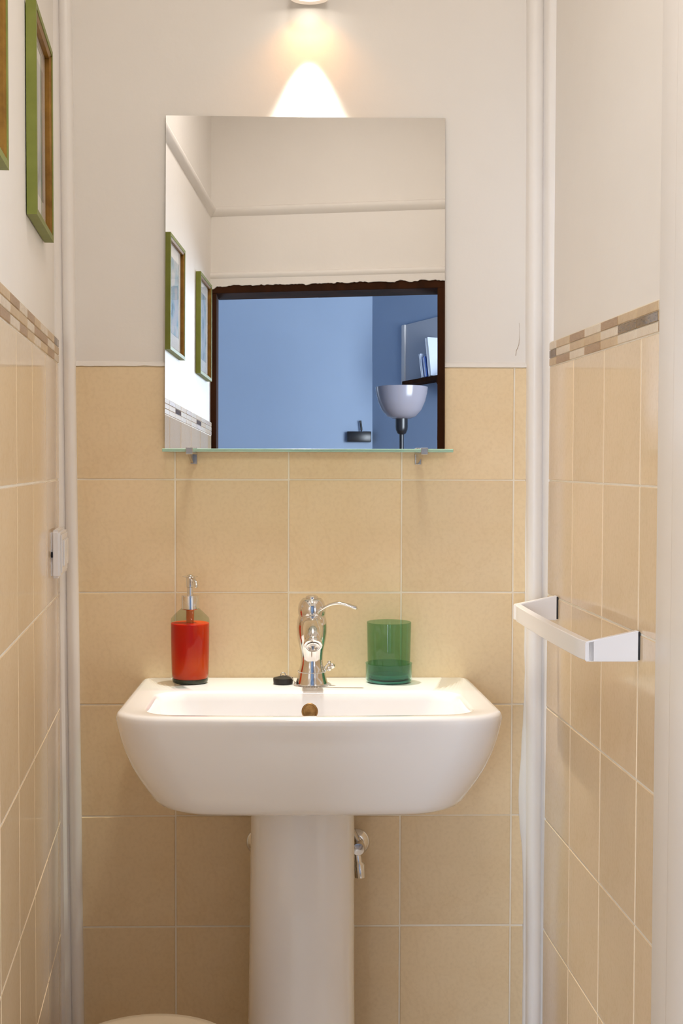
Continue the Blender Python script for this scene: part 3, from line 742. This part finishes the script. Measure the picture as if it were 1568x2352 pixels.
# plug with ball chain coiled round the tap
plx, ply = 0, -0.088
pp_ = at_y(650, 1568, ply); plx = pp_.x; pz = deck(ply)
plug = empty('basin_plug', (plx, ply, pz), 'black rubber basin plug with metal loop and ball chain beside the tap', 'plug')
lathe('stopper', [(0.0148, pz), (0.0165, pz + 0.001), (0.0172, pz + 0.009), (0.0168, pz + 0.0105), (0.013, pz + 0.0115), (0.005, pz + 0.014), (0.001, pz + 0.0145)], RUBBER, plug, 36, plx, ply)
lp = [(plx + 0.004 * math.cos(a), ply - 0.001, pz + 0.0165 + 0.0035 * math.sin(a)) for a in [2 * math.pi * i / 14 for i in range(15)]]
link('loop', tube_me(lp, 0.0009, 6), CHROME, plug, smooth=True)
path = smoothpath([(plx + .004, ply - .002, pz + .0155), (plx + 0.011, ply - .008, pz + 0.0145), (plx + 0.019, ply - .012, pz + 0.006), (fxx - .031, fyy - .004, pz + .0022)], 6)
path += [(fxx + (0.0298 + .001 * math.sin(3 * a)) * math.cos(a), fyy + (0.0298) * math.sin(a), pz + 0.0014 + 0.0012 * (a - math.pi) / 6) for a in [math.pi + 2 * math.pi * i / 40 for i in range(41)]]
path += [(fxx + (0.0322 + .0008 * math.sin(2 * a)) * math.cos(a), fyy + 0.0322 * math.sin(a), pz + 0.0012) for a in [math.pi + 2 * math.pi * i / 40 for i in range(3, 38)]]
bm = bmesh.new(); acc = 0; P = [Vector(p) for p in path]; last = None
for a, b in zip(P, P[1:]):
    L = (b - a).length; t = -acc
    while t + 0.0027 <= L:
        t += 0.0027
        bmesh.ops.create_uvsphere(bm, u_segments=6, v_segments=4, radius=.00115, matrix=Matrix.Translation(a + (b - a) * (t / L)))
    acc = L - t
link('ball_chain', mesh_bm(bm), CHROME, plug, smooth=True)

# ------------------------------------------------------------------ soap dispenser
bx_, by_ = -0.1674, -0.072
bz = deck(by_)
bot = empty('soap_dispenser', (bx_, by_, bz), 'glass pump dispenser filled with orange-red soap at the left of the basin', 'soap dispenser')
outer = [(.0265, bz + .0005), (.0300, bz + .002), (.0312, bz + .006), (.0318, bz + .014), (.0326, bz + .045), (.0332, bz + .080), (.0334, .9500), (.0333, .9580), (.0325, .9625), (.0285, .9670), (.0215, .9740), (.0160, .9785), (.0150, .9800)]
lathe('bottle', outer, BOTG, bot, 56, bx_, by_)
lathe('bottle_base', [(.0262, bz + .0008), (.0298, bz + .0022), (.0308, bz + .006), (.0300, bz + .0085), (.001, bz + .0085)], BOTB, bot, 48, bx_, by_)
zl_ = 1.23 - (1431 - 1063) / 1335
lathe('soap', [(.0295, bz + .0090), (.0309, bz + .012), (.0315, bz + .018), (.0323, bz + .045), (.0329, bz + .080), (.0330, zl_ - .001), (.0322, zl_), (.001, zl_)], LIQ, bot, 56, bx_, by_)
lathe('dip_tube', [(.0068, zl_ + .0002), (.0068, .9770)], TUBEO, bot, 24, bx_, by_)
lathe('collar', [(.0146, .9775), (.0153, .9783), (.0153, 1.0005), (.0148, 1.0020), (.0070, 1.0030), (.0062, 1.0030)], BRUSHED if False else CHROME, bot, 44, bx_, by_)
pm = empty  # (pump parts below)
lathe('pump_stem', [(.0055, 1.0025), (.0055, 1.0150), (.0070, 1.0165), (.0072, 1.0300), (.0078, 1.0325)], CHROME, bot, 28, bx_, by_)
lathe('pump_head', [(.0060, 1.0318), (.0120, 1.0330), (.0137, 1.0338), (.0135, 1.0348), (.0060, 1.0356), (.0042, 1.0372), (.0020, 1.0380), (.0001, 1.0382)], CHROME, bot, 40, bx_, by_)
tube('nozzle', smoothpath([(bx_ + .003, by_ - .004, 1.0315), (bx_ + .0075, by_ - .014, 1.0310), (bx_ + .0115, by_ - .024, 1.0250), (bx_ + .0130, by_ - .028, 1.0180)], 4), [.0030] * 12 + [.0024], CHROME, bot, 12)

# ------------------------------------------------------------------ green tumbler in its holder cup
tx, ty = 0.176, -0.066
tz = deck(ty)
tum = empty('glass_tumbler', (tx, ty, tz), 'green glass tumbler standing in a low glass cup at the right of the basin', 'tumbler')
cupz = 1.23 - (1524 - 1063) / 1332
lathe('holder_cup', [(.0335, tz), (.0385, tz + .002), (.0400, tz + .006), (.0402, cupz - .002), (.0408, cupz - .0005), (.0403, cupz), (.0392, cupz - .0006), (.0388, tz + .010), (.0370, tz + .0072), (.001, tz + .0068)], CUPT, tum, 56, tx, ty)
lathe('cup_foot', [(.0330, tz + .0008), (.0375, tz + .0025), (.0382, tz + .0045), (.0370, tz + .0060), (.001, tz + .0060)], CUPB, tum, 48, tx, ty)
zt_ = 0.9550
lathe('tumbler_wall', [(.0345, tz + .0075), (.0366, tz + .010), (.0372, tz + .040), (.0386, zt_ - .001), (.0384, zt_), (.0376, zt_ - .0003), (.0362, tz + .040), (.0350, tz + .016), (.001, tz + .014)], CUPG, tum, 56, tx, ty)
lathe('tumbler_base', [(.0340, tz + .0078), (.0348, tz + .010), (.0338, tz + .0128), (.001, tz + .0128)], CUPB, tum, 48, tx, ty)

# ------------------------------------------------------------------ towel rail on the right wall
tb = empty('towel_rail', (rx(0.34), -0.34, 0.985), 'white angular towel rail fixed to the right tiled wall', 'towel rail')
def rp_(s, d, z): v = Vector((rx(s), -s, z)) + RN * d; return v
def hexa(name, P, m, parent, bev=.0015):
    bm = bmesh.new(); vs = [bm.verts.new(p) for p in P]
    for f_ in ((0, 1, 2, 3), (7, 6, 5, 4), (0, 4, 5, 1), (1, 5, 6, 2), (2, 6, 7, 3), (3, 7, 4, 0)): bm.faces.new([vs[i] for i in f_])
    bmesh.ops.bevel(bm, geom=list(bm.edges), offset=bev, segments=2, affect='EDGES')
    return link(name, mesh_bm(bm), m, parent, smooth=True, auto=40)
TD0, TD1, TT = 0.008, 0.081, 0.0115
sA, sB = 0.104, 0.577
for s_, si in ((sA, 1), (sB, -1)):
    a, b = s_, s_ + si * TT
    zw0, zw1, zf0, zf1 = 0.9635, 1.0055, 0.9640, 0.9905
    hexa('post', [rp_(a, TD0, zw0), rp_(b, TD0, zw0), rp_(b, TD1 - .004, zf0), rp_(a, TD1, zf0), rp_(a, TD0, zw1), rp_(b, TD0, zw1), rp_(b, TD1 - .004, zf1), rp_(a, TD1, zf1)], BARM, tb, .0012)
    hexa('wall_plate', [rp_(a + si * .001, TH, zw0 + .002), rp_(b - si * .001, TH, zw0 + .002), rp_(b - si * .001, TD0 + .002, zw0 + .002), rp_(a + si * .001, TD0 + .002, zw0 + .002), rp_(a + si * .001, TH, zw1 - .002), rp_(b - si * .001, TH, zw1 - .002), rp_(b - si * .001, TD0 + .002, zw1 - .002), rp_(a + si * .001, TD0 + .002, zw1 - .002)], BLACK, tb, .0003)
# rail as a gently bowed bar with rounded corners
bm = bmesh.new(); rr2 = []
K = 16
for i in range(K + 1):
    t = i / K; s_ = sA + (sB - sA) * t
    bowd = 0.0035 * math.sin(math.pi * t)
    cut = 0.005 if i in (0, K) else 0.0
    d1 = TD1 + bowd - cut; d0 = TD1 - TT + bowd
    rr2.append([rp_(s_, d0, .9643), rp_(s_, d1 - .001, .9640), rp_(s_, d1, .9650), rp_(s_, d1, .9895), rp_(s_, d1 - .001, .9905), rp_(s_, d0, .9905)])
link('rail', loft(rr2), BARM, tb, smooth=True, auto=35)

# ------------------------------------------------------------------ socket box on the left wall
sk = empty('socket_box', (lx(0.115), -0.115, 1.04), 'white plastic wall socket box on the left tiled wall', 'socket')
def lp_(s, d, z): return Vector((lx(s), -s, z)) + LN * d
def lbox(name, s0, s1, d0, d1, z0, z1, m, parent, bev=.002):
    return hexa(name, [lp_(s0, d0, z0), lp_(s1, d0, z0), lp_(s1, d1, z0), lp_(s0, d1, z0), lp_(s0, d0, z1), lp_(s1, d0, z1), lp_(s1, d1, z1), lp_(s0, d1, z1)], m, parent, bev)
lbox('housing', 0.062, 0.182, TH, TH + 0.0155, 1.040, 1.119, WPLAST, sk, .004)
lbox('cover_plate', 0.072, 0.172, TH + 0.015, TH + 0.0175, 1.048, 1.111, WPLAST, sk, .001)
for s_ in (0.085, 0.110, 0.135):
    lbox('rocker', s_, s_ + 0.022, TH + 0.0172, TH + 0.0205, 1.058, 1.102, WPLAST, sk, .0012)
lbox('cable_slot', 0.1800, 0.1824, TH + 0.0006, TH + 0.0034, 1.0745, 1.0835, BLACK, sk, .0002)

# ------------------------------------------------------------------ framed pictures on the left wall
def art(name, seed, c1, c2):
    m = bpy.data.materials.new(name); m.use_nodes = True; nt = m.node_tree; b = nt.nodes['Principled BSDF']
    b.inputs['Roughness'].default_value = 0.6
    tc = nt.nodes.new('ShaderNodeTexCoord'); nz = nt.nodes.new('ShaderNodeTexNoise'); nz.inputs['Scale'].default_value = 22; nz.inputs['Detail'].default_value = 6
    mp = nt.nodes.new('ShaderNodeMapping'); mp.inputs['Location'].default_value = (seed, seed * 2, 0)
    nt.links.new(tc.outputs['Object'], mp.inputs[0]); nt.links.new(mp.outputs[0], nz.inputs['Vector'])
    rp = nt.nodes.new('ShaderNodeValToRGB'); e = rp.color_ramp.elements
    e[0].position = 0.30; e[0].color = (0.06, 0.06, 0.07, 1); e[1].position = 0.60; e[1].color = (*c1, 1)
    k = e.new(0.42); k.color = (*c2, 1)
    nt.links.new(nz.outputs['Fac'], rp.inputs[0]); nt.links.new(rp.outputs[0], b.inputs['Base Color']); return m
ARTS = [art('print_a', 1.3, (0.50, 0.49, 0.48), (0.26, 0.36, 0.40)), art('print_b', 4.1, (0.46, 0.45, 0.45), (0.22, 0.36, 0.42)), art('print_c', 7.7, (0.48, 0.46, 0.46), (0.16, 0.33, 0.40))]
def frame(s0, s1, z0, z1, k, label):
    root = empty('picture_frame', (lx((s0 + s1) / 2), -(s0 + s1) / 2, z0), label, 'picture', 'green framed pictures along the left wall')
    Wd = 0.011; D = 0.016
    def fr(name, inset0, inset1, d0, d1, m, par, slope=0.0):
        bm = bmesh.new()
        def rect(i, d): return [lp_(s0 + i, d, z0 + i), lp_(s1 - i, d, z0 + i), lp_(s1 - i, d, z1 - i), lp_(s0 + i, d, z1 - i)]
        A = [[bm.verts.new(p) for p in rect(i, d)] for i, d in ((inset0, d0), (inset0, d1), (inset1, d1 - slope), (inset1, d0))]
        for a in range(4):
            r0, r1 = A[a], A[(a + 1) % 4]
            for j in range(4): bm.faces.new((r0[j], r0[(j + 1) % 4], r1[(j + 1) % 4], r1[j]))
        return link(name, mesh_bm(bm), m, par)
    fr('frame', 0, 0.009, 0.0015, D, GREENF, root)
    fr('gold_lip', 0.009, 0.0135, 0.0015, D - 0.0015, GOLDF, root, slope=0.003)
    lbox('mat_board', s0 + .0135, s1 - .0135, 0.0020, 0.0045, z0 + .0135, z1 - .0135, MATB, root, .0002)
    mg = 0.048
    lbox('print', s0 + mg, s1 - mg, 0.0044, 0.0050, z0 + mg + .005, z1 - mg, ARTS[k % 3], root, .0001)
    lbox('glass', s0 + .0135, s1 - .0135, 0.0058, 0.0066, z0 + .0135, z1 - .0135, PANE, root, .0001)
    return root
FZ0, FZ1 = 1.581, 1.882
frame(0.206, 0.446, FZ0, FZ1, 0, 'green picture frame nearest the back wall, hanging left of the mirror')
frame(0.748, 0.988, FZ0 - .005, FZ1 - .005, 1, 'green picture frame cut off by the left edge of the photo')
frame(1.10, 1.34, FZ0 - .010, FZ1 - .008, 2, 'larger green picture frame at the left edge of the mirror reflection')
frame(1.63, 1.87, FZ0 - .012, FZ1 - .008, 0, 'smaller green picture frame beside the door, seen in the mirror')

# ------------------------------------------------------------------ spotlight above the mirror
sx_, sy_, sz_ = 0.0365, -0.045, 2.028
tilt = Vector((0.0, 0.03, -1)).normalized()
spl = empty('spotlight', (sx_, 0, sz_), 'white cylindrical wall spotlight glowing above the mirror', 'wall lamp')
lathe('lamp_body', [(.0335, 0.004), (.0340, 0.02), (.0325, 0.03), (.0320, .105), (.0300, .112), (.0001, .114)], LAMPW, spl, 48, axis=((sx_, sy_, sz_), -tilt))
lathe('trim_ring', [(.0345, 0.006), (.0352, 0.001), (.0345, -0.001), (.0330, -0.002), (.0250, 0.0005), (.0228, 0.0045), (.0228, 0.020), (.0340, 0.020)], LAMPW, spl, 48, axis=((sx_, sy_, sz_), -tilt))
lathe('bulb', [(.0226, 0.0050), (.015, 0.0036), (.0001, 0.0030)], EMIT, spl, 36, axis=((sx_, sy_, sz_), -tilt))
tube('arm', [(sx_, sy_ + .02, sz_ + .08), (sx_, -0.008, sz_ + .08)], 0.007, LAMPW, spl, 14)
lathe('wall_plate', [(.030, 0), (.030, .008), (.026, .011), (.0001, .012)], LAMPW, spl, 40, axis=((sx_, 0.0, sz_ + .08), (0, -1, 0)))
d = bpy.data.lights.new('spotlight_beam', 'SPOT'); d.energy = 56; d.color = (1.0, 0.95, 0.86); d.spot_size = math.radians(49); d.spot_blend = 0.6; d.shadow_soft_size = 0.016
o = bpy.data.objects.new('spotlight_beam', d); COL.objects.link(o); o.location = (sx_, sy_, sz_ + 0.0); o.rotation_euler = Vector((0, -0.03, -1)).to_track_quat('-Z', 'Y').to_euler()
area('spotlight_glow', (sx_, sy_, sz_ - 0.0005), (sx_, sy_ + .06, sz_ - 1), 0.040, 0.10, (1.0, 0.40, 0.06), shape='DISK', spread=118)

# ceiling lamp added outside the frame to fill the washroom with light
cl = empty('added_ceiling_lamp', (0.10, -1.05, CEIL), 'round white ceiling lamp, unseen, added to light the washroom', 'lamp')
lathe('lamp_base', [(.14, CEIL), (.14, CEIL - .012), (.135, CEIL - .016)], LAMPW, cl, 48, 0.10, -1.05)
lathe('diffuser', [(.132, CEIL - .014), (.130, CEIL - .024), (.11, CEIL - .030), (.0001, CEIL - .032)], EMITC, cl, 48, 0.10, -1.05)

# ------------------------------------------------------------------ angle valves behind the pedestal
def valve(px, label, hand):
    c = at_y(px, 1933, -0.006)
    root = empty('angle_valve', (c.x, -0.006, c.z), label, 'valve', 'angle valves under the washbasin')
    lathe('escutcheon', [(.0235, 0), (.0235, .003), (.0195, .0085), (.0125, .0115), (.0120, .0115)], CHROME, root, 36, axis=((c.x, -TH, c.z), (0, -1, 0)))
    lathe('valve_body', [(.0095, .008), (.0095, .026), (.0125, .028), (.0125, .044), (.0105, .048), (.0001, .049)], CHROME, root, 24, axis=((c.x, -TH, c.z), (0, -1, 0)))
    tube('handle', [(c.x - .002, -.042, c.z - .006), (c.x + .001, -.042, c.z - .026), (c.x + .003, -.043, c.z - .030), (c.x + .004, -.043, c.z - .052)], [.0070, .0070, .0100, .0095], CHROME, root, 10)
    h = hand
    tube('hose', smoothpath([(c.x, -.040, c.z + .010), (c.x + .012 * h, -.044, c.z + .035), (c.x + .040 * h, -.047, c.z + .070), (c.x + .045 * h, -.048, c.z + .125)], 6), .0050, BRUSHED, root, 10)
valve(819, 'chrome angle valve showing at the right of the pedestal', -1)
valve(595, 'chrome angle valve mostly hidden at the left of the pedestal', 1)

# ------------------------------------------------------------------ bin
bxx, byy = at_y(345, 2352, -0.617).x, -0.617
bin_ = empty('waste_bin', (bxx, byy, 0.003), 'round cream lidded waste bin left of the pedestal, only its lid showing', 'bin')
lathe('bin_body', [(.108, .003), (.112, .008), (.1165, .40), (.1165, .42)], CREAMP, bin_, 56, bxx, byy)
lathe('bin_lid', [(.1185, .418), (.1215, .420), (.1220, .440), (.1205, .4495), (.1160, .4540), (.10, .4570), (.05, .460), (.0001, .461)], CREAMP, bin_, 64, bxx, byy)
box('pedal', (bxx - .02, byy - .140, .008), (bxx + .02, byy - .10, .014), BLACK, bin_, bev=.002)
